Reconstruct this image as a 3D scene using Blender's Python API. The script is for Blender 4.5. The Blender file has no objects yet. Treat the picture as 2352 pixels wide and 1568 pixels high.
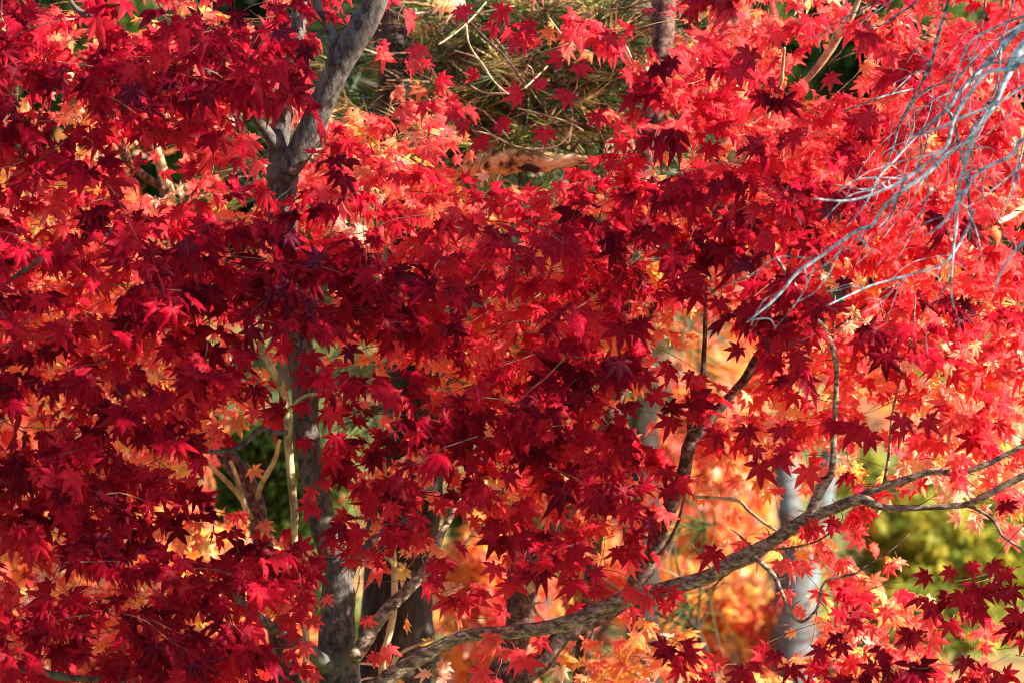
import bpy, math, random
import numpy as np
from mathutils import Vector, Matrix

# ------------------------------------------------------------------ camera, sky, sun
SC = bpy.context.scene
COL = SC.collection
RNG = np.random.default_rng(11)
random.seed(11)

CAM_Z, PITCH, FOCUS, WIDTH_AT_FOCUS = 3.1, math.radians(8.0), 8.0, 1.68
cam_data = bpy.data.cameras.new("camera")
cam = bpy.data.objects.new("camera", cam_data)
COL.objects.link(cam)
cam.location = (0, 0, CAM_Z)
cam.rotation_euler = (math.radians(90) - PITCH, 0, 0)
cam_data.sensor_width = 36
cam_data.lens = 36 * FOCUS / WIDTH_AT_FOCUS
cam_data.clip_end = 600
cam_data.clip_start = 0.5
cam_data.dof.use_dof = True
cam_data.dof.focus_distance = FOCUS
cam_data.dof.aperture_fstop = 7.0
SC.camera = cam

SUN_EL, SUN_AZ = math.radians(29), math.radians(-12)    # azimuth from +X (right) towards +Y (away)
to_sun = Vector((math.cos(SUN_EL) * math.cos(SUN_AZ), math.cos(SUN_EL) * math.sin(SUN_AZ), math.sin(SUN_EL)))
world = bpy.data.worlds.new("World")
SC.world = world
world.use_nodes = True
nt = world.node_tree
nt.nodes.clear()
sky = nt.nodes.new("ShaderNodeTexSky")
sky.sky_type = 'NISHITA'
sky.sun_disc = False
sky.sun_elevation = SUN_EL
sky.sun_rotation = math.radians(90) - SUN_AZ
bg = nt.nodes.new("ShaderNodeBackground")
bg.inputs[1].default_value = 0.08
wo = nt.nodes.new("ShaderNodeOutputWorld")
nt.links.new(sky.outputs[0], bg.inputs[0])
nt.links.new(bg.outputs[0], wo.inputs[0])
sun_data = bpy.data.lights.new("sun", 'SUN')
sun_data.energy = 5.0
sun_data.angle = math.radians(0.5)
sun_data.color = (1.0, 0.89, 0.74)
sun = bpy.data.objects.new("sun", sun_data)
COL.objects.link(sun)
sun.rotation_euler = (-to_sun).to_track_quat('-Z', 'Y').to_euler()
SC.view_settings.view_transform = 'Standard'
SC.view_settings.look = 'None'
SC.view_settings.exposure = 1.65
SC.view_settings.gamma = 1
SC.cycles.filter_width = 1.1
SC.cycles.max_bounces = 8
SC.cycles.diffuse_bounces = 4
SC.cycles.transmission_bounces = 6

# ------------------------------------------------------------------ helpers
CR = np.array(cam.rotation_euler.to_matrix())
TOCAM = CR @ np.array([0, 0, 1.0])
RIGHT = CR @ np.array([1.0, 0, 0])
UPV = np.array([0, 0, 1.0])
SUNV = np.array(to_sun)


def P(px, py, d=FOCUS):
    """A point of the garden seen at (px, py) of a 2352 x 1568 view, d metres along the viewing axis."""
    w = WIDTH_AT_FOCUS * d / FOCUS
    return np.array([0, 0, CAM_Z]) + CR @ np.array([(px / 2352 - .5) * w, (784 - py) / 2352 * w, -d])


def mpp(d):
    return WIDTH_AT_FOCUS * d / FOCUS / 2352


def props(o, label=None, cat=None, group=None, kind=None):
    for k, v in (("label", label), ("category", cat), ("group", group), ("kind", kind)):
        if v:
            o[k] = v
    return o


def thing(name, loc, label, cat, group=None):
    o = bpy.data.objects.new(name, None)
    COL.objects.link(o)
    o.empty_display_size = .1
    o.location = [float(v) for v in loc]
    return props(o, label, cat, group)


def mesh_obj(name, V, F, mats, parent=None, fmat=None, attrs=None, smooth=False, label=None, F4=None):
    V = np.asarray(V, dtype=np.float64)
    origin = np.zeros(3)
    if parent is not None:
        q = parent
        while q is not None:
            origin = origin + np.array(q.location)
            q = q.parent
    V = V - origin
    me = bpy.data.meshes.new(name)
    F = np.asarray(F, dtype=np.int32)
    n = F.shape[1]
    me.vertices.add(len(V)); me.loops.add(F.size); me.polygons.add(len(F))
    me.vertices.foreach_set("co", V.astype(np.float32).ravel())
    me.loops.foreach_set("vertex_index", F.ravel())
    me.polygons.foreach_set("loop_start", np.arange(0, F.size, n, dtype=np.int32))
    me.polygons.foreach_set("loop_total", np.full(len(F), n, dtype=np.int32))
    if fmat is not None:
        me.polygons.foreach_set("material_index", np.asarray(fmat, dtype=np.int32))
    if smooth:
        me.polygons.foreach_set("use_smooth", np.ones(len(F), dtype=bool))
    for k, a in (attrs or {}).items():
        at = me.attributes.new(k, 'FLOAT', 'POINT')
        at.data.foreach_set("value", np.asarray(a, dtype=np.float32))
    me.update(calc_edges=True)
    for m in (mats if isinstance(mats, (list, tuple)) else [mats]):
        me.materials.append(m)
    o = bpy.data.objects.new(name, me)
    COL.objects.link(o)
    if parent is not None:
        o.parent = parent
    if label:
        o["label"] = label
    return o


# ------------------------------------------------------------------ materials
def new_mat(name):
    m = bpy.data.materials.new(name)
    m.use_nodes = True
    m.node_tree.nodes.clear()
    return m, m.node_tree.nodes, m.node_tree.links


def ramp(N, stops, interp='LINEAR'):
    r = N.new("ShaderNodeValToRGB")
    cr = r.color_ramp
    cr.interpolation = interp
    while len(cr.elements) > 1:
        cr.elements.remove(cr.elements[-1])
    cr.elements[0].position = stops[0][0]
    cr.elements[0].color = (*stops[0][1], 1)
    for p, c in stops[1:]:
        e = cr.elements.new(p)
        e.color = (*c, 1)
    return r


def leaf_material(name, stops, transl=0.5, rough=0.42, gloss=0.07, vein=True):
    m, N, L = new_mat(name)
    at = N.new("ShaderNodeAttribute"); at.attribute_name = "tone"
    rib = N.new("ShaderNodeAttribute"); rib.attribute_name = "rib"
    tc = N.new("ShaderNodeTexCoord")
    nz = N.new("ShaderNodeTexNoise"); nz.inputs["Scale"].default_value = 70; nz.inputs["Detail"].default_value = 2
    L.new(tc.outputs["Object"], nz.inputs["Vector"])
    r = ramp(N, stops)
    ad = N.new("ShaderNodeMath"); ad.operation = 'MULTIPLY_ADD'
    ad.inputs[1].default_value = 0.16
    L.new(nz.outputs["Fac"], ad.inputs[0])
    sb = N.new("ShaderNodeMath"); sb.operation = 'SUBTRACT'; sb.inputs[1].default_value = 0.08
    L.new(at.outputs["Fac"], sb.inputs[0])
    L.new(sb.outputs[0], ad.inputs[2])
    L.new(ad.outputs[0], r.inputs[0])
    pw = N.new("ShaderNodeMath"); pw.operation = 'POWER'; pw.inputs[1].default_value = 9
    L.new(rib.outputs["Fac"], pw.inputs[0])
    pm = N.new("ShaderNodeMath"); pm.operation = 'MULTIPLY'; pm.inputs[1].default_value = .30
    L.new(pw.outputs[0], pm.inputs[0])
    spot = N.new("ShaderNodeTexNoise"); spot.inputs["Scale"].default_value = 160; spot.inputs["Detail"].default_value = 3
    L.new(tc.outputs["Object"], spot.inputs["Vector"])
    sr = ramp(N, [(.28, (.45, .35, .30)), (.40, (1, 1, 1))])
    L.new(spot.outputs["Fac"], sr.inputs[0])
    vm = N.new("ShaderNodeMix"); vm.data_type = 'RGBA'
    L.new(pm.outputs[0], vm.inputs[0]); L.new(r.outputs[0], vm.inputs[6]); vm.inputs[7].default_value = (.78, .03, .05, 1) if vein else (.3, .3, .1, 1)
    sm = N.new("ShaderNodeMix"); sm.data_type = 'RGBA'; sm.blend_type = 'MULTIPLY'; sm.inputs[0].default_value = 1
    L.new(vm.outputs[2], sm.inputs[6]); L.new(sr.outputs[0], sm.inputs[7])
    leafcol = sm.outputs[2]
    pr = N.new("ShaderNodeBsdfPrincipled")
    pr.inputs["Roughness"].default_value = rough
    pr.inputs["Specular IOR Level"].default_value = gloss
    L.new(leafcol, pr.inputs["Base Color"])
    tr = N.new("ShaderNodeBsdfTranslucent")
    hs = N.new("ShaderNodeHueSaturation"); hs.inputs["Saturation"].default_value = 0.93; hs.inputs["Value"].default_value = 1.35
    L.new(leafcol, hs.inputs["Color"])
    L.new(hs.outputs[0], tr.inputs["Color"])
    mx = N.new("ShaderNodeMixShader"); mx.inputs[0].default_value = transl
    L.new(pr.outputs[0], mx.inputs[1]); L.new(tr.outputs[0], mx.inputs[2])
    out = N.new("ShaderNodeOutputMaterial")
    L.new(mx.outputs[0], out.inputs[0])
    return m


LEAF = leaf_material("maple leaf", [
    (0.00, (0.12, 0.012, 0.040)), (0.05, (0.09, 0.0004, 0.010)), (0.16, (0.28, 0.0006, 0.018)), (0.32, (0.52, 0.004, 0.028)),  # the lowest stop is a purple sky sheen put into the leaf colour
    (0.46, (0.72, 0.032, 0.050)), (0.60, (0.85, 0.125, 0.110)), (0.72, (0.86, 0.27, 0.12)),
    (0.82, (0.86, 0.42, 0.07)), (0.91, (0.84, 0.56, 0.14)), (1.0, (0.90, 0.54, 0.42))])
GREENLEAF = leaf_material("shrub leaf", [
    (0.0, (0.015, 0.035, 0.008)), (0.3, (0.06, 0.12, 0.015)), (0.6, (0.16, 0.24, 0.03)),
    (0.8, (0.34, 0.34, 0.04)), (1.0, (0.6, 0.5, 0.06))], vein=False)


def bark(name, stops, scale=30, stretch=(1, 1, .25), bump=0.5, rough=.85, patch=None, patch_scale=14):
    m, N, L = new_mat(name)
    tc = N.new("ShaderNodeTexCoord")
    mp = N.new("ShaderNodeMapping"); mp.inputs["Scale"].default_value = stretch
    L.new(tc.outputs["Object"], mp.inputs["Vector"])
    nz = N.new("ShaderNodeTexNoise"); nz.inputs["Scale"].default_value = scale
    nz.inputs["Detail"].default_value = 7; nz.inputs["Roughness"].default_value = .68
    L.new(mp.outputs[0], nz.inputs["Vector"])
    r = ramp(N, [(.5 + (p - .5) * .5, c) for p, c in stops])
    L.new(nz.outputs["Fac"], r.inputs[0])
    col = r.outputs[0]
    if patch:
        n2 = N.new("ShaderNodeTexNoise"); n2.inputs["Scale"].default_value = patch_scale; n2.inputs["Detail"].default_value = 4
        L.new(tc.outputs["Object"], n2.inputs["Vector"])
        r2 = ramp(N, [(0.52, (0, 0, 0)), (0.6, (1, 1, 1))])
        L.new(n2.outputs["Fac"], r2.inputs[0])
        mix = N.new("ShaderNodeMix"); mix.data_type = 'RGBA'
        L.new(r2.outputs[0], mix.inputs[0]); L.new(col, mix.inputs[6]); mix.inputs[7].default_value = (*patch, 1)
        col = mix.outputs[2]
    pr = N.new("ShaderNodeBsdfPrincipled")
    pr.inputs["Roughness"].default_value = rough
    L.new(col, pr.inputs["Base Color"])
    bp = N.new("ShaderNodeBump"); bp.inputs["Strength"].default_value = bump; bp.inputs["Distance"].default_value = .004
    L.new(nz.outputs["Fac"], bp.inputs["Height"])
    L.new(bp.outputs[0], pr.inputs["Normal"])
    out = N.new("ShaderNodeOutputMaterial")
    L.new(pr.outputs[0], out.inputs[0])
    return m


BARK_GREY = bark("grey maple bark", [(.3, (.022, .018, .019)), (.5, (.065, .055, .052)), (.7, (.13, .115, .10))], 110, (1, 1, .5), .8, patch=(.12, .12, .10), patch_scale=22)
BARK_LIMB = bark("brown maple bark", [(.3, (.055, .036, .030)), (.5, (.20, .145, .105)), (.7, (.42, .33, .23))], 130, (.5, .5, 1), .8)
BARK_RED = bark("reddish maple bark", [(.3, (.022, .009, .008)), (.5, (.07, .030, .024)), (.7, (.18, .11, .085))], 80, (1, 1, 1), .6)
BARK_PINE = bark("pine bark", [(.36, (.003, .002, .002)), (.5, (.014, .008, .006)), (.68, (.05, .03, .024))], 34, (1, 1, .18), 1.0)
BARK_CREAM = bark("cream shoot bark", [(.3, (.22, .17, .09)), (.5, (.50, .40, .22)), (.7, (.66, .56, .34))], 40, (1, 1, .4), .3)
BARK_BLUE = bark("blue grey twig bark", [(.3, (.10, .13, .16)), (.5, (.29, .37, .44)), (.7, (.52, .62, .70))], 70, (1, 1, 1), .3)
BARK_BIRCH = bark("birch bark", [(.3, (.05, .036, .03)), (.45, (.11, .11, .115)), (.7, (.15, .19, .21))], 12, (1, 1, 3.5), .2, patch=(.12, .085, .065), patch_scale=9)
BARK_ORANGE = bark("cedar bark", [(.3, (.20, .07, .03)), (.5, (.42, .18, .07)), (.7, (.55, .27, .11))], 8, (1, 1, .2), .3)
BARK_GOLD = bark("mossy golden bark", [(.38, (.03, .015, .01)), (.48, (.55, .34, .12)), (.65, (.88, .66, .30))], 22, (1, 1, 1), .8)
BARK_TWIG = bark("fine twig bark", [(.3, (.07, .025, .018)), (.5, (.17, .08, .05)), (.7, (.32, .19, .11))], 30, (1, 1, 1), .2)
NEEDLE = leaf_material("pine needle", [
    (0.0, (0.02, 0.045, 0.012)), (0.35, (0.07, 0.13, 0.02)), (0.6, (0.22, 0.27, 0.05)),
    (0.8, (0.70, 0.62, 0.22)), (1.0, (0.46, 0.22, 0.08))], transl=.25, rough=.35, gloss=.5, vein=False)


# ------------------------------------------------------------------ wood
def catmull(A, sub):
    A = np.asarray(A, float)
    if len(A) < 3:
        t = np.linspace(0, 1, sub + 1)[:, None]
        return A[0] * (1 - t) + A[-1] * t
    Q = np.vstack([2 * A[0] - A[1], A, 2 * A[-1] - A[-2]])
    out = []
    for i in range(1, len(Q) - 2):
        p0, p1, p2, p3 = Q[i - 1], Q[i], Q[i + 1], Q[i + 2]
        for t in np.linspace(0, 1, sub, endpoint=False):
            out.append(.5 * ((2 * p1) + (-p0 + p2) * t + (2 * p0 - 5 * p1 + 4 * p2 - p3) * t * t + (-p0 + 3 * p1 - 3 * p2 + p3) * t ** 3))
    out.append(A[-1])
    return np.array(out)


def tube_geo(A, seg=10, sub=6, rough=.06, knots=0, seed=0):
    """A: rows x, y, z, r. Returns vertices and quads of an uneven tube with closed ends."""
    C = catmull(A, sub)
    pts, rad = C[:, :3], np.maximum(C[:, 3], .0003)
    n = len(pts)
    rg = np.random.default_rng(seed + n)
    T = np.gradient(pts, axis=0)
    T /= np.linalg.norm(T, axis=1)[:, None] + 1e-9
    ref = np.array([0.3, -1, .2])
    V = []
    ph = rg.uniform(0, 6.28, 4)
    kn = rg.uniform(0.05, .95, knots) * n
    arc = np.concatenate([[0], np.cumsum(np.linalg.norm(np.diff(pts, axis=0), axis=1))])
    for i in range(n):
        u = np.cross(T[i], ref); u /= np.linalg.norm(u) + 1e-9
        v = np.cross(T[i], u)
        a = np.arange(seg) / seg * 2 * math.pi
        s = arc[i] / max(rad[i], .002)
        rr = 1 + rough * (np.sin(2 * a + .35 * s + ph[0]) * .6 + np.sin(3 * a - .5 * s + ph[1]) * .5) + rough * .5 * math.sin(.8 * s + ph[2])
        for k in kn:
            rr = rr + .22 * math.exp(-((i - k) / 1.1) ** 2) * (0.5 + .5 * np.cos(a - k))
        rr = rr + rg.normal(0, rough * .25, seg)
        V.append(pts[i] + (np.outer(np.cos(a), u) + np.outer(np.sin(a), v)) * (rad[i] * rr)[:, None])
    V = np.vstack(V + [pts[:1] - T[:1] * rad[0] * .3, pts[-1:] + T[-1:] * rad[-1] * .3])
    F = []
    for i in range(n - 1):
        for j in range(seg):
            k = (j + 1) % seg
            F.append((i * seg + j, i * seg + k, (i + 1) * seg + k, (i + 1) * seg + j))
    c0, c1 = n * seg, n * seg + 1
    for j in range(0, seg, 2):
        F.append((c0, (j + 2) % seg, (j + 1) % seg, j))
        b = (n - 1) * seg
        F.append((c1, b + j, b + (j + 1) % seg, b + (j + 2) % seg))
    return V, np.array(F)


def trace(pts, d0, d1=None):
    """(px, py, width px) rows to world rows x, y, z, r; the depth runs from d0 to d1 along the row."""
    d1 = d0 if d1 is None else d1
    n = len(pts)
    out = []
    for i, (x, y, w) in enumerate(pts):
        d = d0 + (d1 - d0) * i / max(1, n - 1)
        out.append([*P(x, y, d), w / 2 * mpp(d)])
    return out


def root_down(rows, flare=1.35):
    """lead a trunk that starts below the view on down to the ground"""
    a = rows[0]
    z0 = a[2]
    lead = [[a[0] + .02, a[1], -.06, a[3] * flare * 1.35], [a[0] + .01, a[1], .12, a[3] * flare], [a[0] + .005, a[1], z0 * .5, a[3] * 1.12]]
    return lead + rows


def wood(name, rows, m, parent, seg=12, sub=6, rough=.06, knots=0, label=None):
    V, F = tube_geo(rows, seg, sub, rough, knots, seed=int(abs(rows[0][0]) * 1000) % 997)
    return mesh_obj(name, V, F, m, parent, smooth=True, label=label)


def base_of(rows):
    return (rows[0][0], rows[0][1], 0)


# ------------------------------------------------------------------ leaves
def leaf_template(lobes=7, curl=.35, fold=.10, seed=0, lobe_droop=.12):
    rg = np.random.default_rng(seed)
    if lobes == 7:
        ang = np.radians([-128, -84, -40, 0, 40, 84, 128]); ln = np.array([.42, .74, .95, 1.05, .95, .74, .42])
    else:
        ang = np.radians([-95, -46, 0, 46, 95]); ln = np.array([.62, .92, 1.08, .92, .62])
    ang = ang + rg.normal(0, .07, lobes); ln = ln * (1 + rg.normal(0, .06, lobes))
    V = [[0, 0, 0]]; F = []; R = [0.0]; B = [1.0]
    k = len(ang)
    sinus = []
    for i in range(k + 1):
        if i == 0:
            a, r = ang[0] - .35, .10
        elif i == k:
            a, r = ang[-1] + .35, .10
        else:
            a, r = (ang[i - 1] + ang[i]) / 2, .30 * (ln[i - 1] + ln[i]) / 1.7
        V.append([math.sin(a) * r, math.cos(a) * r, -.012]); R.append(r); B.append(0.0); sinus.append(len(V) - 1)
    for i in range(k):
        a, l = ang[i], ln[i]
        d = np.array([math.sin(a), math.cos(a)]); s = np.array([math.cos(a), -math.sin(a)])
        w = .165 * (l ** .6)
        def add(t, ww, z):
            p = d * t * l + s * ww
            V.append([p[0], p[1], z]); R.append(t * l); B.append(1.0 if ww == 0 else .85 if t == 1.0 else 0.0); return len(V) - 1
        m1 = add(.33, 0, fold * .5); m2 = add(.62, 0, fold * .45)
        bl = add(.46, -w, -fold * .3); br = add(.46, w, -fold * .3)
        cl = add(.74, -w * .52, -fold * .12); cr = add(.74, w * .52, -fold * .12)
        tip = add(1.0, rg.normal(0, .02), 0)
        sl, sr = sinus[i], sinus[i + 1]
        F += [(0, sl, m1), (0, m1, sr), (sl, bl, m1), (sr, m1, br), (bl, m2, m1), (br, m1, m2),
              (bl, cl, m2), (br, m2, cr), (cl, tip, m2), (cr, m2, tip)]
    V = np.array(V, float)
    r2 = (V[:, :2] ** 2).sum(1)
    V[:, 2] -= curl * r2 * .5
    th = np.arctan2(V[:, 0], V[:, 1])
    V[:, 2] += lobe_droop * r2 * np.sin(th * 2.3 + rg.uniform(0, 6)) + .05 * np.sin(V[:, 0] * 5 + rg.uniform(0, 6)) + rg.normal(0, .014, len(V))
    # petiole: a thin strip running back from the leaf base
    b = len(V)
    pl = .75
    V = np.vstack([V, [[-.012, 0, 0], [.012, 0, 0], [.010, -pl * .5, .06], [-.010, -pl * .5, .06], [.008, -pl, .02], [-.008, -pl, .02]]])
    R += [0] * 6; B += [1.0] * 6
    F += [(b, b + 1, b + 2), (b, b + 2, b + 3), (b + 3, b + 2, b + 4), (b + 3, b + 4, b + 5)]
    return V, np.array(F), np.array(R), np.array(B)


TEMPL = [leaf_template(7, c, f, s) for s, (c, f) in enumerate([(.2, .10), (.45, .14), (.75, .12), (.1, .2), (.35, .24), (1.1, .16), (-.2, .12), (.6, .3)])]
TEMPL += [leaf_template(7, c, f, 20 + s, ld) for s, (c, f, ld) in enumerate([(.5, .45, .4), (1.5, .2, .5), (.2, .35, -.5), (1.0, .5, .3), (.0, .15, .6), (.7, .25, -.3)])]
TEMPL5 = [leaf_template(5, c, f, 40 + s) for s, (c, f) in enumerate([(.3, .12), (.6, .2)])]


def norm(v):
    return v / (np.linalg.norm(v, axis=-1, keepdims=True) + 1e-9)


class Leaves:
    """collects leaves (place, tip direction, normal, size, tone) and fine twigs for one foliage mesh"""
    def __init__(self):
        self.p, self.t, self.n, self.s, self.c = [], [], [], [], []
        self.tw = []

    def add(self, p, t, n, s, c):
        self.p.append(p); self.t.append(t); self.n.append(n); self.s.append(s); self.c.append(c)

    def build(self, name, parent, mat=None, twig=None, templ=None, label=None, width=1.0):
        mat = mat or LEAF
        templ = templ or TEMPL
        Vs, Fs, A, M, RB = [], [], [], [], []
        off = 0
        if self.p:
            p = np.array(self.p); t = norm(np.array(self.t)); n = np.array(self.n); s = np.array(self.s); c = np.array(self.c)
            n = norm(n - (n * t).sum(1)[:, None] * t)
            x = np.cross(t, n)
            which = RNG.integers(0, len(templ), len(p))
            for k, (tv, tf, tr, tb) in enumerate(templ):
                ids = np.nonzero(which == k)[0]
                if not len(ids):
                    continue
                sx = s[ids] * RNG.uniform(.85, 1.12, len(ids)) * width
                V = (p[ids, None, :] + x[ids, None, :] * (tv[None, :, 0:1] * sx[:, None, None])
                     + t[ids, None, :] * (tv[None, :, 1:2] * s[ids, None, None]) + n[ids, None, :] * (tv[None, :, 2:3] * s[ids, None, None]))
                m = len(tv)
                F = tf[None] + (np.arange(len(ids)) * m)[:, None, None] + off
                Vs.append(V.reshape(-1, 3)); Fs.append(F.reshape(-1, 3))
                A.append((c[ids, None] + (tr[None, :] - .5) * RNG.normal(0, .07, len(ids))[:, None]).ravel()); M.append(np.zeros(len(ids) * len(tf), int)); RB.append(np.tile(tb, len(ids)))
                off += m * len(ids)
        for rows in self.tw:
            V, F = tube_geo(rows, 4, 2, .05)
            F3 = np.vstack([F[:, [0, 1, 2]], F[:, [0, 2, 3]]])
            Vs.append(V); Fs.append(F3 + off); A.append(np.full(len(V), .5)); RB.append(np.zeros(len(V))); M.append(np.ones(len(F3), int))
            off += len(V)
        if not Vs:
            return None
        return mesh_obj(name, np.vstack(Vs), np.vstack(Fs), [mat, twig or BARK_TWIG], parent, np.concatenate(M), {"tone": np.concatenate(A), "rib": np.concatenate(RB)}, smooth=False, label=label)


def shoot(L, p, direc, n_leaf, size, tone, tj, facing, droop, rg):
    """a leafy shoot: a short twig with opposite leaves and a terminal pair; facing 1 turns blades to the open side, 0 lays them flat"""
    direc = direc / np.linalg.norm(direc)
    ln = .019 * n_leaf
    q = [p + direc * ln * k / 3 + np.array([0, 0, -.02 * droop * (k / 3) ** 2]) + rg.normal(0, .003, 3) for k in range(4)]
    if n_leaf > 2 and rg.random() < .6:
        L.tw.append([[*q[k], .0009 - .0002 * k] for k in range(4)])
    side = np.cross(direc, UPV); side /= np.linalg.norm(side) + 1e-9
    for i in range(n_leaf):
        u = min(1, .25 + .75 * (i // 2 + 1) / max(1, (n_leaf + 1) // 2))
        a = q[0] * (1 - u) + q[3] * u
        sg = 1 if i % 2 else -1
        t = direc * rg.uniform(.2, .9) + side * sg * rg.uniform(.2, 1.0) + np.array([0, 0, -1]) * droop * rg.uniform(.3, 1.3) + rg.normal(0, .22, 3)
        t /= np.linalg.norm(t)
        n = UPV * (1 - facing) * rg.uniform(.5, 1.1) + TOCAM * facing * rg.uniform(.5, 1.2) + SUNV * .35 + rg.normal(0, .40, 3)
        s = size * rg.uniform(.68, 1.15)
        gx, gy = view_xy(a + t * s * 1.2)
        if in_gap(gx, gy, 1.0) and rg.random() < .93:
            continue
        L.add(a + t * s * .72, t, n, s, float(np.clip(tone + rg.normal(0, tj), min(tone, .08), 1)))


# density of three layers over the view, rows from the top, 12 x 8 fields of 196 px
DARK = np.array([
    [.8, .6, .7, .7, .0, .0, .1, .1, .3, .3, .1, .0],
    [.9, .6, .2, .2, .0, .0, .0, .1, .2, .3, .1, .0],
    [.5, .7, .6, .6, .5, .4, .4, .5, .8, .6, .2, .1],
    [.2, .3, .8, .8, .7, .3, .4, .6, .5, .5, .2, .1],
    [.7, .5, .2, .0, .8, .7, .6, .6, .0, .3, .2, .0],
    [.8, .6, .2, .05, .7, .7, .6, .5, .15, .5, .15, .0],
    [.7, .9, .8, .6, .3, .3, .7, .2, .0, .0, .0, .3],
    [.3, .6, .7, .35, .0, .0, .0, .0, .2, .5, .8, .8]])
RED = np.array([
    [.9, .9, .7, .7, .15, .15, .45, .45, .6, .6, .7, .8],
    [.3, .4, .5, .4, .6, .3, .3, .6, .6, .6, .6, .4],
    [.6, .5, .5, .4, .6, .8, .8, .7, .5, .5, .6, .5],
    [.8, .8, .4, .4, .5, .8, .7, .5, .3, .5, .6, .9],
    [.5, .6, .7, .1, .4, .5, .6, .3, .15, .4, .3, .4],
    [.3, .5, .4, .15, .3, .3, .4, .2, .05, .2, .15, .2],
    [.4, .2, .3, .3, .5, .2, .2, .1, .0, .2, .05, .1],
    [.6, .4, .3, .2, .1, .1, .0, .0, .0, .2, .4, .4]])
LIT = np.array([
    [.2, .25, .2, .1, .12, .08, .08, .08, .6, .4, .6, .6],
    [.1, .3, .5, .3, .7, .15, .05, .3, .5, .4, .6, .6],
    [.3, .2, .3, .3, .4, .5, .4, .5, .3, .4, .6, .5],
    [.6, .5, .3, .2, .3, .4, .5, .3, .25, .6, .9, .4],
    [.1, .3, .5, .05, .1, .3, .4, .3, .4, .7, .6, .8],
    [.2, .2, .4, .15, .1, .2, .2, .2, .45, .3, .15, .5],
    [.2, .2, .3, .15, .15, .1, .2, .15, .0, .6, .05, .1],
    [.6, .6, .4, .15, .15, .1, .1, .7, .3, .5, .5, .3]])


def field(M, x, y):
    gx = np.clip(x / 196 - .5, 0, 11); gy = np.clip(y / 196 - .5, 0, 7)
    x0, y0 = int(min(gx, 10.999)), int(min(gy, 6.999))
    fx, fy = gx - x0, gy - y0
    x0 = min(x0, 10); y0 = min(y0, 6); fx = gx - x0; fy = gy - y0
    return (M[y0, x0] * (1 - fx) * (1 - fy) + M[y0, x0 + 1] * fx * (1 - fy) + M[y0 + 1, x0] * (1 - fx) * fy + M[y0 + 1, x0 + 1] * fx * fy)


# places kept open (gaps to what lies behind): x, y, half width, half height
GAPS = [(1205, 200, 165, 85), (1200, 350, 150, 50), (1040, 80, 85, 75), (960, 60, 70, 90), (1470, 60, 40, 90), (375, 385, 60, 70),
        (700, 1000, 45, 180), (560, 1100, 110, 80), (640, 1120, 60, 120), (2150, 1250, 170, 130), (2020, 1060, 60, 40),
        (1690, 1400, 110, 120), (1330, 1370, 110, 60), (1600, 1200, 90, 70), (1540, 960, 40, 70), (1600, 790, 105, 70), (1520, 950, 70, 90), (1700, 830, 60, 50), (608, 790, 36, 65), (640, 890, 36, 60), (662, 1000, 34, 60), (670, 1100, 32, 60), (676, 1200, 28, 50), (700, 830, 42, 70), (905, 1300, 26, 60), (900, 1420, 95, 120), (1560, 1110, 40, 90), (600, 1425, 50, 20), (660, 1458, 45, 22), (715, 1490, 45, 28), (545, 1375, 40, 22),
        (2010, 960, 60, 40), (1820, 1450, 60, 70), (1915, 150, 75, 75), (1815, 1120, 30, 60), (1822, 1420, 45, 70), (2060, 1235, 90, 55), (1690, 1240, 60, 60), (765, 1450, 50, 110), (870, 1420, 70, 110),
        (1100, 1290, 70, 60), (1180, 1400, 60, 60), (1570, 1330, 220, 40), (1200, 1450, 300, 26), (690, 800, 35, 60), (2190, 1470, 70, 60),
        (770, 180, 50, 110), (830, 60, 50, 80), (650, 330, 60, 80), (1910, 1150, 60, 50), (1525, 70, 30, 80), (820, 1340, 50, 60)]


def in_gap(x, y, k=1.0):
    for gx, gy, w, h in GAPS:
        if ((x - gx) / (w * k)) ** 2 + ((y - gy) / (h * k)) ** 2 < 1:
            return True
    return False


CINV = CR.T


def view_xy(p):
    q = CINV @ (np.asarray(p) - np.array([0, 0, CAM_Z]))
    k = FOCUS / (-q[2]) / WIDTH_AT_FOCUS * 2352
    return 1176 + q[0] * k, 784 - q[1] * k


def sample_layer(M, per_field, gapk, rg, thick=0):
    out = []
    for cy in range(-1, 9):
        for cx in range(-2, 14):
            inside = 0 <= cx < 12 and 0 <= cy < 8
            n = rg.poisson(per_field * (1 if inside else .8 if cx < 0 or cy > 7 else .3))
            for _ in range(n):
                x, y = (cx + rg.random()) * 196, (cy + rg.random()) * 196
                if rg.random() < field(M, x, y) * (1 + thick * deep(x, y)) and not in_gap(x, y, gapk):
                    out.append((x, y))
    return out

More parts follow.
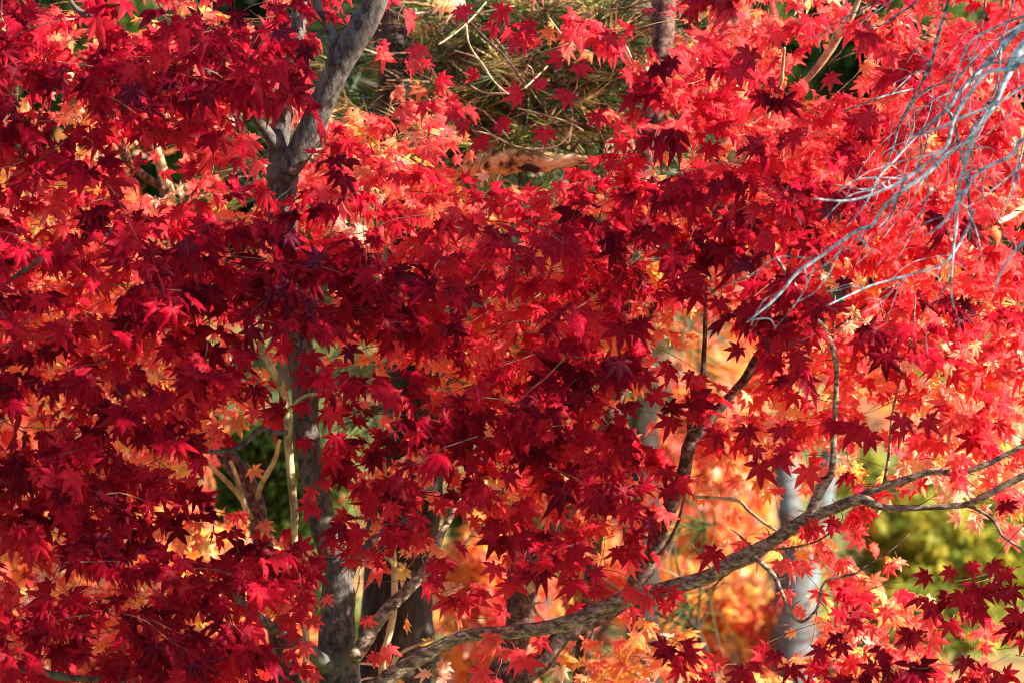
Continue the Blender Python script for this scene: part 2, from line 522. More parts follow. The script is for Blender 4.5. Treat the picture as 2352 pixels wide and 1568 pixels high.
# ------------------------------------------------------------------ ground
def ground():
    n = 90
    xs = np.linspace(-1, 1, n) ** 3 * 300 + np.linspace(-1, 1, n) * 12
    ys = np.linspace(-1, 1, n) ** 3 * 320 + np.linspace(-1, 1, n) * 16 + 16
    X, Y = np.meshgrid(xs, ys)
    Z = .10 * np.sin(X * .7 + 1) * np.cos(Y * .5) + .05 * np.sin(X * 2.1) * np.sin(Y * 1.7)
    Z -= .15
    V = np.stack([X, Y, Z], -1).reshape(-1, 3)
    i = np.arange(n * n).reshape(n, n)
    F = np.stack([i[:-1, :-1], i[:-1, 1:], i[1:, 1:], i[1:, :-1]], -1).reshape(-1, 4)
    m, N, L = new_mat("mossy garden ground")
    tc = N.new("ShaderNodeTexCoord")
    nz = N.new("ShaderNodeTexNoise"); nz.inputs["Scale"].default_value = .55; nz.inputs["Detail"].default_value = 6
    n2 = N.new("ShaderNodeTexNoise"); n2.inputs["Scale"].default_value = 9; n2.inputs["Detail"].default_value = 6
    L.new(tc.outputs["Object"], nz.inputs["Vector"]); L.new(tc.outputs["Object"], n2.inputs["Vector"])
    r = ramp(N, [(.32, (.05, .09, .015)), (.45, (.14, .19, .03)), (.53, (.24, .23, .05)), (.60, (.36, .20, .07)), (.72, (.45, .17, .07))])
    L.new(nz.outputs["Fac"], r.inputs[0])
    r2 = ramp(N, [(.3, (.45, .45, .45)), (.7, (1.3, 1.2, 1.1))])
    L.new(n2.outputs["Fac"], r2.inputs[0])
    mx = N.new("ShaderNodeMix"); mx.data_type = 'RGBA'; mx.blend_type = 'MULTIPLY'; mx.inputs[0].default_value = 1
    L.new(r.outputs[0], mx.inputs[6]); L.new(r2.outputs[0], mx.inputs[7])
    pr = N.new("ShaderNodeBsdfPrincipled"); pr.inputs["Roughness"].default_value = .95
    L.new(mx.outputs[2], pr.inputs["Base Color"])
    out = N.new("ShaderNodeOutputMaterial"); L.new(pr.outputs[0], out.inputs[0])
    o = mesh_obj("ground", V, F, m, smooth=True)
    props(o, "mossy garden ground strewn with autumn leaves", kind="structure")


ground()


def fallen():
    rg = np.random.default_rng(5)
    L = Leaves()
    for _ in range(9000):
        y = 11 + 30 * rg.random() ** 1.3
        x = rg.uniform(-.13, .13) * y + rg.normal(0, .3)
        z = .10 * math.sin(x * .7 + 1) * math.cos(y * .5) + .05 * math.sin(x * 2.1) * math.sin(y * 1.7) - .13
        a = rg.uniform(0, 6.28)
        patch = math.sin(x * 1.3 + 2) + math.sin(y * .6 + x)
        if rg.random() > .35 + .3 * patch:
            continue
        L.add([x, y, z + .02], [math.cos(a), math.sin(a), rg.normal(0, .2)], [rg.normal(0, .3), rg.normal(0, .3), 1], rg.uniform(.05, .09), rg.uniform(.4, .85))
    o = L.build("fallen_leaves", None, templ=TEMPL5)
    props(o, "orange and red fallen leaves scattered over the ground", kind="stuff")


fallen()

# ------------------------------------------------------------------ far shrubs and trees (out of focus)
def ball_shrub(name, px, py, d, rx, rz, n, tone, label, cat="shrub", mat=None, leaf=.05, group="garden shrubs far behind the maples", tj=.14):
    rg = np.random.default_rng(int(abs(px * 7 + py)))
    c = P(px, py, d)
    w = rx * mpp(d); h = rz * mpp(d)
    t = thing(name, (c[0], c[1], 0), label, cat, group)
    L = Leaves()
    cl = [(rg.normal(0, 1, 3), rg.uniform(.25, .5), rg.normal(0, .09)) for _ in range(16)]
    for k in range(n):
        v, cr, ct = cl[rg.integers(0, 16)]
        v = v / np.linalg.norm(v)
        q = v * .75 + rg.normal(0, cr * .45, 3)
        p = c + q * np.array([w, w * .8, h])
        if q[2] < .2 and rg.random() < .6:          # the skirt of the shrub reaches the ground
            p = np.array([c[0] + q[0] * w * .95, c[1] + q[1] * w * .8, c[2] + h * .2 - rg.random() * (c[2] + h * .2)])
        if p[2] < .03:
            continue
        L.add(p, rg.normal(0, 1, 3), q + rg.normal(0, .6, 3), leaf * rg.uniform(.6, 1.3), float(np.clip(tone + ct + rg.normal(0, tj), 0, 1)))
    L.build("foliage", t, mat=mat or GREENLEAF, templ=TEMPL5)
    zb = max(.1, c[2])
    for s in range(3):
        a = s * 2.1
        rows = [[c[0] + .05 * math.cos(a), c[1] + .05 * math.sin(a), -.1, .02], [c[0] + .12 * math.cos(a), c[1] + .12 * math.sin(a), zb * .5, .014],
                [c[0] + w * .4 * math.cos(a), c[1] + w * .4 * math.sin(a), zb, .006]]
        wood("stem", rows, BARK_LIMB, t, 6, 3)
    return t


ball_shrub("round_shrub", 2190, 1240, 16, 240, 190, 3600, .70, "rounded green shrub far behind the forked twig at the right edge")
ball_shrub("round_shrub", 2000, 1290, 18, 150, 230, 2600, .58, "mid green shrub behind the hanging salmon leaf spray")
ball_shrub("round_shrub", 2150, 1470, 15.5, 230, 110, 3000, .62, "yellow green low shrub just above the lower right crimson leaves")
ball_shrub("round_shrub", 2090, 960, 21, 190, 130, 2400, .50, "olive shrub behind the upright twigs on the right")
ball_shrub("round_shrub", 1640, 1250, 18, 110, 150, 1600, .20, "dark green shrub left of the orange cedar trunk")
ball_shrub("round_shrub", 1745, 1400, 17, 60, 150, 1200, .34, "narrow green shrub squeezed between cedar trunk and birch")
ball_shrub("round_shrub", 640, 1130, 13, 150, 170, 3000, .22, "dark green shrub behind the pale upright stem")
ball_shrub("round_shrub", 700, 1450, 13.5, 120, 130, 1600, .45, "olive shrub behind the foot of the grey trunk")
ball_shrub("round_shrub", 1130, 1190, 14, 120, 110, 1600, .28, "green shrub right of the dark pine trunk")
ball_shrub("golden_maple_bush", 1130, 1400, 13, 130, 170, 3200, .80, "blurred golden maple bush right of the dark pine trunk", "bush", LEAF, .05, "blurred autumn bushes", .10)
ball_shrub("orange_maple_bush", 1340, 1330, 16, 170, 150, 2600, .77, "blurred orange maple bush seen under the arching limb", "bush", LEAF, .06, "blurred autumn bushes", .08)
ball_shrub("orange_maple_bush", 1590, 1040, 15, 150, 260, 4200, .79, "blurred salmon maple bush behind the leaning forked trunk", "bush", LEAF, .06, "blurred autumn bushes", .15)
ball_shrub("orange_maple_bush", 1640, 790, 15.5, 150, 110, 2600, .72, "blurred rust red maple bush in the gap above the forked trunk", "bush", LEAF, .055, "blurred autumn bushes", .07)
ball_shrub("golden_maple_bush", 2300, 770, 26, 90, 90, 1200, .84, "small yellow maple bush at the right edge", "bush", LEAF, .05, "blurred autumn bushes", .05)
ball_shrub("golden_maple_bush", 2130, 890, 26, 150, 70, 1400, .80, "yellow maple bush behind the pale pink leaf spray", "bush", LEAF, .05, "blurred autumn bushes", .08)
ball_shrub("orange_maple_bush", 1600, 1440, 14, 180, 120, 3000, .79, "blurred orange bush behind the golden leaf carpet", "bush", LEAF, .05, "blurred autumn bushes", .09)
ball_shrub("golden_maple_bush", 200, 900, 12, 330, 500, 5200, .74, "golden maple bush glinting through the dark left foliage", "bush", LEAF, .05, "blurred autumn bushes", .10)
ball_shrub("golden_maple_bush", 420, 1420, 11.5, 330, 200, 4000, .82, "yellow maple bush glinting behind the lower left foliage", "bush", LEAF, .045, "blurred autumn bushes", .10)

for k, (px, py, d, rx, rz) in enumerate([(120, 700, 23, 420, 900), (700, 600, 25, 420, 980), (1180, 560, 22, 400, 900), (1560, 300, 26, 380, 700), (1900, 520, 27, 420, 560), (2330, 420, 24, 420, 620), (-350, 600, 24, 420, 900), (2750, 500, 25, 420, 800)]):
    ball_shrub("dark_evergreen", px, py, d, rx, rz, 5200, .10, ["dark evergreen far behind the left edge foliage", "dark evergreen far behind the grey forked trunk", "dark evergreen far behind the pine needles at the top", "dark evergreen behind the red brown upper trunk", "dark evergreen behind the upper right scarlet leaves", "dark evergreen behind the bare blue grey twigs", "dark evergreen hidden beyond the left edge", "dark evergreen hidden beyond the right edge"][k], "tree", GREENLEAF, .13, "dark evergreens closing the garden")

# birch, cedar
# the birch and cedar stand well behind the maples
rows = root_down(trace([(1820, 1660, 112), (1822, 1540, 108), (1826, 1400, 104), (1834, 1290, 100), (1852, 1210, 86)], 14))
t = thing("birch_tree", base_of(rows), "blurred white birch trunk forking behind the salmon leaves", "tree")
wood("trunk", rows, BARK_BIRCH, t, 16, 5, .02)
wood("limb", trace([(1838, 1270, 70), (1815, 1180, 62), (1802, 1060, 54), (1800, 960, 30), (1796, 880, 14), (1790, 800, 6)], 14), BARK_BIRCH, t, 12, 5, .02)
wood("limb", trace([(1856, 1270, 62), (1880, 1180, 56), (1904, 1060, 46), (1916, 960, 28), (1925, 880, 12), (1930, 800, 6)], 14.05), BARK_BIRCH, t, 12, 5, .02)
rows = root_down(trace([(1692, 1660, 84), (1690, 1400, 76), (1694, 1150, 70), (1700, 800, 62), (1700, 300, 50), (1700, -150, 44)], 18))
t = thing("cedar_tree", base_of(rows), "blurred orange brown trunk far behind, left of the birch", "tree")
wood("trunk", rows, BARK_ORANGE, t, 14, 5, .03)
rows = root_down(trace([(1478, 1660, 84), (1476, 900, 70), (1472, 300, 56), (1468, -150, 50)], 13.5))
t = thing("cedar_tree", base_of(rows), "dark distant trunk at the top between pine needles and the red brown trunk", "tree")
wood("trunk", rows, BARK_PINE, t, 14, 6, .04)


# ------------------------------------------------------------------ pine
def needle_tuft(L, p, direc, n, ln, tone, rg, spread=.55):
    direc = direc / np.linalg.norm(direc)
    for _ in range(n):
        t = direc + rg.normal(0, spread, 3)
        t /= np.linalg.norm(t)
        L.add(p + direc * rg.uniform(-.04, .02), t, rg.normal(0, 1, 3), ln * rg.uniform(.7, 1.1), float(np.clip(tone + rg.normal(0, .15), 0, 1)))


NV = np.array([[-.006, 0, 0], [.006, 0, 0], [.005, .55, .0], [-.005, .55, 0], [0, 1, -.03]])
NEEDLE_T = [(NV * np.array([1.35, 1, 1]), np.array([(0, 1, 2), (0, 2, 3), (3, 2, 4)]), np.zeros(5), np.zeros(5)),
            (NV * np.array([1.35, 1, 3]) + np.array([[0, 0, 0], [0, 0, 0], [0, 0, .03], [0, 0, .03], [0, 0, 0]]), np.array([(0, 1, 2), (0, 2, 3), (3, 2, 4)]), np.zeros(5), np.zeros(5))]

rows = root_down(trace([(895, 1660, 180), (905, 1500, 172), (915, 1350, 164), (935, 1150, 150), (950, 980, 140), (955, 800, 130), (950, 600, 118), (930, 400, 100), (905, 150, 84), (890, -150, 70)], 9.15))
t = thing("pine_tree", base_of(rows), "dark rough barked pine between the grey trunk and the slim yellow sapling, needles high behind", "tree")
wood("trunk", rows, BARK_PINE, t, 30, 9, .09)
pine = t
rg = np.random.default_rng(3)
bough = trace([(935, 420, 46), (1010, 405, 44), (1080, 385, 46), (1160, 372, 50), (1240, 372, 44), (1320, 368, 24), (1380, 372, 12)], 9.15, 9.0)
wood("branch", bough, BARK_GOLD, t, 18, 8, .14, 5, label="thick sunlit bough with golden flaking bark")
boughs = [[(915, 160, 22), (1000, 130, 18), (1100, 110, 15), (1220, 90, 12), (1380, 60, 9), (1500, 20, 6)],
          [(920, 240, 20), (1010, 235, 18), (1120, 215, 14), (1230, 225, 10), (1330, 205, 7), (1440, 170, 5)],
          [(905, 60, 20), (980, 20, 14), (1080, 0, 10), (1200, -30, 7)],
          [(925, 310, 16), (1010, 290, 13), (1090, 300, 10), (1180, 280, 8), (1290, 270, 6), (1380, 300, 4)],
          [(935, 420, 16), (850, 400, 12), (760, 420, 9), (660, 400, 6)],
          [(950, 900, 16), (1020, 860, 12), (1110, 880, 8), (1200, 860, 5)]]
for bi, b in enumerate(boughs):
    dd = 9.15 + .4 * rg.random()
    rr = trace(b, 9.15, dd)
    br = wood("branch", rr, BARK_LIMB, t, 8, 5, .1, 3)
    L = Leaves()
    C = catmull(np.array(rr), 8)
    for q in C[6:]:
        for _ in range(5):
            d = rg.normal(0, 1, 3) * np.array([1.3, .6, .5]); d /= np.linalg.norm(d)
            tip = q[:3] + d * rg.uniform(.04, .24)
            L.tw.append([[*q[:3], .0022], [*(q[:3] * .5 + tip * .5 + rg.normal(0, .01, 3)), .0018], [*tip, .0012]])
            if rg.random() < .62:
                needle_tuft(L, tip, d + np.array([0, 0, .1]), 24, .085, rg.choice([.0, .03, .1, .2, .5, .78, .84, .97]), rg, .4)
    L.build("needles", t, NEEDLE, BARK_TWIG, NEEDLE_T, width=1.9)

# a second, blurred pine with drooping tufts low on the right of centre
rows = root_down(trace([(1640, 1660, 22), (1630, 1530, 20), (1600, 1450, 16), (1565, 1405, 10)], 10.6))
t = thing("young_pine", base_of(rows), "young pine with radiating blurred needle tufts under the long arching limb", "tree")
wood("trunk", rows, BARK_PINE, t, 8, 5, .05)
for (cx, cy, k) in [(1562, 1405, 90), (1620, 1210, 70), (1540, 1225, 50), (1640, 1350, 50), (1330, 1290, 40)]:
    L = Leaves()
    c = P(cx, cy, 10.6)
    needle_tuft(L, c, np.array([-.3, -.1, -.1]), k, .16, .22, rg, 1.1)
    a = P(1600, 1450, 10.6)
    L.tw.append([[*a, .004], [*((a + c) / 2 + np.array([0, .03, -.02])), .003], [*c, .0025]])
    L.build("needles", t, NEEDLE, BARK_PINE, NEEDLE_T)
# dim pine needles in the gaps behind the middle of the view
rows = root_down(trace([(1180, 1660, 60), (1190, 1200, 50), (1180, 800, 46), (1170, 400, 40), (1160, -100, 30)], 12.2))
t = thing("pine_tree", base_of(rows), "slender pine far behind the centre foliage, dark green needles in the gaps", "tree")
wood("trunk", rows, BARK_PINE, t, 12, 5, .06)
for k in range(11):
    y0 = -60 + k * 95
    sgn = 1 if k % 2 else -1
    rr = trace([(1175, y0, 14), (1175 + sgn * 160, y0 - 30, 9), (1175 + sgn * 380, y0 - 20, 5)], 12.2, 12.2 + rg.uniform(-.8, .8))
    wood("branch", rr, BARK_LIMB, t, 6, 4, .05)
    L = Leaves()
    for q in catmull(np.array(rr), 7)[3:]:
        for _ in range(4):
            d = rg.normal(0, 1, 3); d /= np.linalg.norm(d)
            needle_tuft(L, q[:3] + d * .15, d, 22, .17, rg.choice([.05, .12, .2]), rg)
    L.build("needles", t, NEEDLE, BARK_TWIG, NEEDLE_T, width=1.3)


# ------------------------------------------------------------------ the main maple
def side_twigs(parent_rows, n, parent_obj, m, ln, rad, rg, name="twig", droop=.2):
    """fine forked side twigs along a branch, each bundle a part of that branch"""
    C = np.array(catmull(np.array(parent_rows), 6))
    for _ in range(n):
        i = rg.integers(len(C) // 4, len(C) - 1)
        d = rg.normal(0, 1, 3) * np.array([1, .5, .8]); d /= np.linalg.norm(d)
        p = C[i, :3]
        l = ln * rg.uniform(.5, 1.2)
        rr = [[*p, rad], [*(p + d * l * .5 + rg.normal(0, l * .06, 3)), rad * .7], [*(p + d * l + rg.normal(0, l * .1, 3) - np.array([0, 0, droop * l])), rad * .4]]
        V, F = tube_geo(rr, 5, 4, .08)
        mesh_obj(name, V, F, m, parent_obj, smooth=True)


rg = np.random.default_rng(21)
T_rows = trace([(782, 1660, 106), (778, 1568, 100), (773, 1480, 92), (776, 1400, 80), (772, 1300, 70), (745, 1210, 64), (715, 1080, 60), (703, 980, 60),
                (700, 900, 62), (690, 820, 66), (680, 740, 64), (657, 600, 60), (648, 480, 64), (650, 410, 72), (652, 372, 76)], 8.22, 8.15)
rows = root_down(T_rows)
maple = thing("maple_tree", base_of(rows), "crimson maple with the grey forked trunk left of centre and a long arching limb", "tree", "red maples")
wood("trunk", rows, BARK_GREY, maple, 22, 8, .05, 6)
M_LIMBS = [
    ([(650, 390, 56), (638, 335, 50), (650, 270, 44), (662, 200, 40), (676, 120, 38), (686, 40, 36), (692, -80, 34), (700, -300, 28)], 8.15, 8.2, BARK_GREY),
    ([(662, 392, 54), (692, 340, 62), (718, 288, 60), (745, 225, 56), (775, 160, 60), (808, 100, 62), (845, 40, 60), (880, -50, 58), (960, -300, 46)], 8.13, 8.05, BARK_GREY),
]
for pts, a, b, m in M_LIMBS:
    wood("limb", trace(pts, a, b), m, maple, 20, 8, .05, 4)
LIMB = [(800, 1800, 74), (850, 1610, 66), (884, 1562, 46), (971, 1505, 38), (1067, 1460, 36), (1184, 1450, 36), (1284, 1435, 40), (1367, 1405, 44), (1434, 1374, 46), (1500, 1360, 42), (1564, 1342, 42),
        (1635, 1320, 42), (1678, 1292, 46), (1712, 1278, 46), (1768, 1246, 36), (1818, 1213, 36), (1861, 1186, 36)]
limb_rows = trace([(x, y, w * .86) for x, y, w in LIMB], 8.15, 7.95)
limb = wood("limb", limb_rows, BARK_LIMB, maple, 20, 8, .06, 7)
BR = [
    ([(1858, 1188, 30), (1870, 1160, 26), (1888, 1122, 20), (1906, 1092, 18), (1912, 1060, 15), (1918, 960, 13), (1921, 875, 12), (1920, 838, 13), (1911, 795, 13), (1888, 749, 12), (1855, 702, 11), (1818, 645, 10), (1785, 595, 8)], 7.95, 7.9, BARK_LIMB),
    ([(1861, 1186, 32), (1918, 1166, 26), (1975, 1146, 24), (2035, 1165, 16), (2135, 1164, 14), (2218, 1158, 14), (2268, 1135, 16), (2352, 1092, 18), (2480, 1040, 20)], 7.95, 7.85, BARK_LIMB),
    ([(1972, 1148, 18), (1991, 1132, 17), (2068, 1105, 18), (2141, 1082, 16), (2201, 1085, 15), (2268, 1065, 14), (2308, 1045, 12), (2380, 1010, 11), (2480, 980, 9)], 7.94, 7.88, BARK_LIMB),
    ([(2218, 1158, 9), (2250, 1172, 8), (2285, 1198, 8), (2301, 1228, 7), (2325, 1246, 7), (2362, 1270, 6)], 7.9, 7.85, BARK_LIMB),
    ([(1732, 1278, 13), (1775, 1318, 11), (1798, 1365, 9), (1815, 1408, 8), (1841, 1427, 7), (1868, 1408, 7), (1881, 1385, 7), (1888, 1345, 6), (1911, 1328, 5), (1961, 1318, 5), (1995, 1295, 5), (2035, 1272, 4), (2088, 1226, 3)], 7.93, 7.85, BARK_LIMB),
    ([(500, 1342, 18), (540, 1372, 20), (610, 1430, 24), (660, 1455, 28), (700, 1482, 32), (752, 1530, 38)], 7.95, 8.18, BARK_GREY),
    ([(812, 1510, 38), (828, 1488, 34), (884, 1405, 30), (940, 1350, 28), (977, 1308, 24), (1000, 1262, 18), (1017, 1218, 16), (1040, 1178, 15), (1057, 1142, 13), (1090, 1060, 9)], 8.15, 8.3, BARK_LIMB),
    ([(798, 1322, 30), (812, 1296, 26), (836, 1265, 20), (862, 1232, 15), (900, 1205, 9)], 8.2, 8.25, BARK_GREY),
    ([(636, 335, 26), (600, 288, 22), (568, 256, 20), (541, 240, 19)], 8.12, 8.0, BARK_GREY),
    ([(541, 225, 16), (515, 203, 20), (490, 178, 20), (460, 143, 20), (424, 114, 18)], 8.05, 7.95, BARK_GREY),
    ([(765, 150, 24), (766, 110, 23), (762, 80, 23), (748, 48, 22), (730, 15, 20), (715, -60, 18)], 8.08, 8.1, BARK_GREY),
    ([(280, 78, 10), (240, 58, 16), (200, 38, 14), (165, 8, 10), (150, -40, 8)], 7.85, 7.8, BARK_GREY),
    ([(20, 1548, 18), (70, 1535, 16), (130, 1552, 18), (200, 1558, 15), (270, 1552, 12)], 7.8, 7.9, BARK_GREY),
    ([(0, 660, 8), (90, 598, 11), (150, 572, 12), (210, 548, 16), (260, 530, 18)], 7.95, 8.1, BARK_GREY),
]
for k, (pts, a, b, m) in enumerate(BR):
    o = wood("branch", trace(pts, a, b), m, maple, 12, 7, .07, 4)
    if k in (1, 2, 4, 7):
        side_twigs(trace(pts, a, b), 6, o, BARK_TWIG, .07, .0011, rg)
for pts in [[(1735, 1262, 5), (1700, 1230, 4), (1680, 1215, 3)], [(1660, 1325, 6), (1640, 1345, 5), (1622, 1360, 3)], [(1768, 1262, 5), (1830, 1255, 5), (1890, 1235, 4), (1935, 1190, 3), (1912, 1145, 2)],
            [(1635, 1308, 5), (1600, 1265, 4), (1590, 1250, 3)], [(1768, 1240, 4), (1765, 1220, 3), (1760, 1212, 2)]]:
    V, F = tube_geo(trace(pts, 7.95, 7.9), 6, 5, .08)
    mesh_obj("twig", V, F, BARK_TWIG, limb, smooth=True)

# slim pale stem in front of the trunk
rows = root_down(trace([(712, 1660, 16), (700, 1560, 15), (704, 1470, 14), (690, 1400, 13), (684, 1320, 13), (677, 1232, 15), (676, 1178, 18), (667, 1078, 19), (663, 1022, 19), (658, 955, 19), (650, 905, 18), (640, 875, 18), (625, 850, 20), (608, 818, 18),
                        (600, 790, 14), (597, 735, 10), (592, 640, 7)], 8.16, 7.88), 1.1)
stem = thing("maple_sapling", base_of(rows), "slim cream barked maple sapling standing just before the grey trunk", "tree")
wood("trunk", rows, BARK_CREAM, stem, 14, 7, .07, 6)
for pts in [[(655, 949, 9), (675, 928, 8), (700, 909, 8), (725, 904, 7), (750, 899, 6), (790, 892, 4)],
            [(660, 993, 13), (625, 992, 12), (597, 984, 12), (575, 1005, 12), (550, 1025, 11), (500, 1037, 10), (433, 1028, 9), (390, 1013, 6)],
            [(613, 805, 6), (625, 780, 6), (640, 755, 4)], [(560, 905, 3), (585, 885, 4), (604, 860, 5)]]:
    wood("branch", trace(pts, 7.93, 7.85), BARK_CREAM if pts[0][1] < 990 else BARK_GREY, stem, 8, 6, .06, 2)

# leaning maple with the fork
rows = root_down(trace([(1160, 1600, 56), (1190, 1560, 52), (1251, 1512, 48), (1300, 1450, 42), (1384, 1412, 38), (1440, 1370, 38), (1480, 1310, 36), (1504, 1258, 36), (1518, 1215, 36), (1536, 1170, 36), (1560, 1120, 34),
                        (1572, 1075, 33), (1580, 1035, 33), (1592, 1002, 32)], 8.4, 8.35), 1.2)
lean = thing("leaning_maple", base_of(rows), "reddish brown maple leaning right behind the arching limb, forked halfway up", "tree", "red maples")
wood("trunk", rows, BARK_RED, lean, 16, 7, .06, 5)
for pts in [[(1592, 1004, 26), (1588, 972, 20), (1600, 930, 18), (1608, 900, 18), (1614, 860, 14), (1618, 790, 10), (1622, 650, 8)],
            [(1590, 1006, 30), (1608, 988, 28), (1651, 939, 24), (1680, 905, 20), (1710, 870, 20), (1735, 832, 26), (1755, 805, 30), (1770, 790, 28)],
            [(1762, 800, 22), (1772, 775, 16), (1781, 752, 13), (1800, 690, 11), (1815, 560, 9)],
            [(1765, 802, 26), (1790, 800, 20), (1821, 794, 18), (1861, 780, 11), (1920, 755, 8), (1990, 700, 6)],
            [(1496, 1290, 10), (1520, 1268, 10), (1545, 1230, 10), (1560, 1190, 9), (1570, 1150, 7), (1580, 1080, 5)]]:
    wood("branch", trace(pts, 8.35, 8.3), BARK_RED, lean, 12, 6, .06, 3)
pts = [(1600, 1140, 7), (1640, 1143, 8), (1695, 1150, 8), (1720, 1172, 8), (1755, 1200, 8), (1790, 1222, 6)]
wood("branch", trace(pts, 8.25, 8.1), BARK_CREAM, lean, 8, 6, .06, 3, label="thin yellow sunlit branch")

# blue grey leaning maple
rows = root_down(trace([(1120, 1660, 70), (1150, 1568, 66), (1190, 1450, 60), (1207, 1360, 60), (1240, 1270, 52), (1300, 1170, 46), (1350, 1085, 46), (1388, 1010, 44), (1408, 930, 40), (1425, 850, 40), (1434, 740, 40),
                        (1430, 640, 38), (1450, 480, 42), (1490, 300, 46), (1514, 180, 50), (1524, 60, 54), (1530, -80, 54), (1540, -300, 40)], 8.75, 8.8))
blue = thing("maple_tree", base_of(rows), "dusky maple trunk curving up from bottom centre to the top, right of the pine", "tree", "red maples")
wood("trunk", rows, BARK_RED, blue, 18, 7, .05, 6)
for pts in [[(1212, 1350, 30), (1240, 1330, 26), (1262, 1300, 16), (1290, 1260, 10)], [(1110, 1205, 10), (1150, 1170, 12), (1185, 1140, 12), (1195, 1110, 10), (1210, 1060, 7)],
            [(1085, 1230, 8), (1110, 1205, 10)], [(1222, 1385, 8), (1235, 1410, 7), (1250, 1425, 5)], [(1222, 1386, 7), (1245, 1383, 4)], [(1160, 1145, 8), (1130, 1185, 8), (1095, 1215, 8), (1060, 1260, 8)]]:
    wood("branch", trace(pts, 8.7, 8.6), BARK_CREAM, blue, 8, 5, .06, 2)

for pts in [[(1037, -40, 7), (1045, 5, 7), (1084, 57, 7), (1124, 97, 6), (1161, 133, 6), (1201, 187, 5), (1215, 215, 3)]]:
    wood("branch", trace(pts, 8.7, 8.6), BARK_RED, blue, 7, 5, .06, 2)
for pts in [[(1117, 5, 4), (1077, 50, 4), (1037, 83, 4), (1007, 103, 3)], [(1071, 55, 4), (1077, 100, 4), (1101, 140, 5), (1134, 187, 5), (1167, 214, 4), (1200, 205, 3)], [(1044, 117, 3), (1094, 133, 4), (1120, 165, 4)],
            [(1081, 197, 3), (1111, 213, 4), (1167, 216, 4)], [(1257, 153, 4), (1227, 183, 4), (1204, 204, 4)], [(1227, 183, 3), (1222, 160, 2), (1212, 150, 2)], [(1084, 300, 4), (1134, 313, 5), (1184, 337, 5), (1234, 343, 5), (1277, 337, 4), (1304, 313, 4), (1312, 290, 3)],
            [(1211, 373, 4), (1251, 383, 4), (1331, 373, 4), (1370, 360, 3)], [(1007, 60, 3), (1040, 40, 4), (1100, 30, 4), (1180, 15, 3)], [(960, 40, 3), (1000, 20, 4), (1050, 12, 3)], [(1190, 250, 3), (1240, 262, 4), (1300, 280, 4), (1340, 300, 3)],
            [(1260, 40, 3), (1300, 90, 4), (1350, 120, 4), (1420, 130, 3)], [(1400, 60, 3), (1440, 110, 4), (1460, 170, 3)]]:
    wood("branch", trace(pts, 8.65, 8.55), BARK_CREAM, blue, 6, 6, .08, 2)

# brown leaning tree left
rows = root_down(trace([(668, 1660, 64), (645, 1480, 60), (625, 1350, 54), (600, 1230, 46), (588, 1160, 42), (567, 1108, 44), (525, 1050, 46), (490, 980, 44), (440, 880, 38), (400, 700, 34), (385, 500, 26), (372, 400, 22), (352, 330, 18), (330, 200, 12)], 9.2, 9.3))
brown = thing("leaning_maple", base_of(rows), "red brown maple leaning left behind the pale sapling, golden leaves around it", "tree", "red maples")
wood("trunk", rows, BARK_RED, brown, 16, 6, .06, 4)
for pts in [[(577, 1190, 12), (555, 1145, 12), (533, 1118, 12), (500, 1085, 11), (475, 1063, 9), (440, 1050, 6)], [(592, 1140, 12), (600, 1112, 12), (618, 1080, 11), (633, 1050, 10), (642, 1010, 7)],
            [(566, 1180, 12), (556, 1140, 12), (545, 1100, 10), (530, 1060, 9)]]:
    wood("branch", trace(pts, 9.1, 9.0), BARK_CREAM, brown, 8, 5, .05, 2)
pts = [(402, 620, 30), (392, 460, 26), (376, 400, 24), (362, 350, 22), (345, 290, 15)]
wood("limb", trace(pts, 9.2, 9.1), BARK_CREAM, brown, 12, 5, .04, label="pale sunlit limb")
wood("branch", trace([(262, 340, 16), (248, 315, 15), (233, 282, 12)], 8.9, 8.8), BARK_CREAM, brown, 8, 5, .04)
wood("branch", trace([(384, 440, 16), (300, 380, 20), (278, 330, 22), (264, 270, 20), (250, 200, 14)], 9.1, 8.9), BARK_RED, brown, 10, 5, .04)

# slim yellow sapling before the pine
rows = root_down(trace([(880, 1660, 22), (880, 1565, 20), (878, 1512, 18), (890, 1470, 16), (900, 1430, 16), (906, 1378, 17), (906, 1328, 15), (903, 1258, 13), (894, 1178, 11), (885, 1090, 8), (880, 980, 5)], 8.6, 8.55), 1.1)
yel = thing("maple_sapling", base_of(rows), "slim yellow barked sapling lit against the dark pine trunk", "tree")
wood("trunk", rows, BARK_CREAM, yel, 10, 7, .06, 4)
for pts in [[(906, 1298, 9), (895, 1285, 9), (880, 1277, 8), (858, 1270, 6), (840, 1262, 5)], [(880, 1530, 6), (850, 1524, 6), (824, 1523, 5)], [(882, 1560, 5), (850, 1556, 5), (824, 1562, 4)],
            [(884, 1550, 7), (920, 1500, 8), (960, 1480, 6), (1000, 1465, 5)], [(890, 1480, 5), (905, 1500, 4), (900, 1520, 4)], [(858, 1270, 5), (830, 1300, 5), (824, 1340, 4), (812, 1380, 3)]]:
    wood("branch", trace(pts, 8.55, 8.5), BARK_CREAM, yel, 7, 5, .05, 2)

BARK_DARKTWIG = bark("dark slate twig bark", [(.3, (.03, .035, .045)), (.5, (.11, .14, .17)), (.7, (.34, .42, .48))], 90, (1, 1, 1), .4)
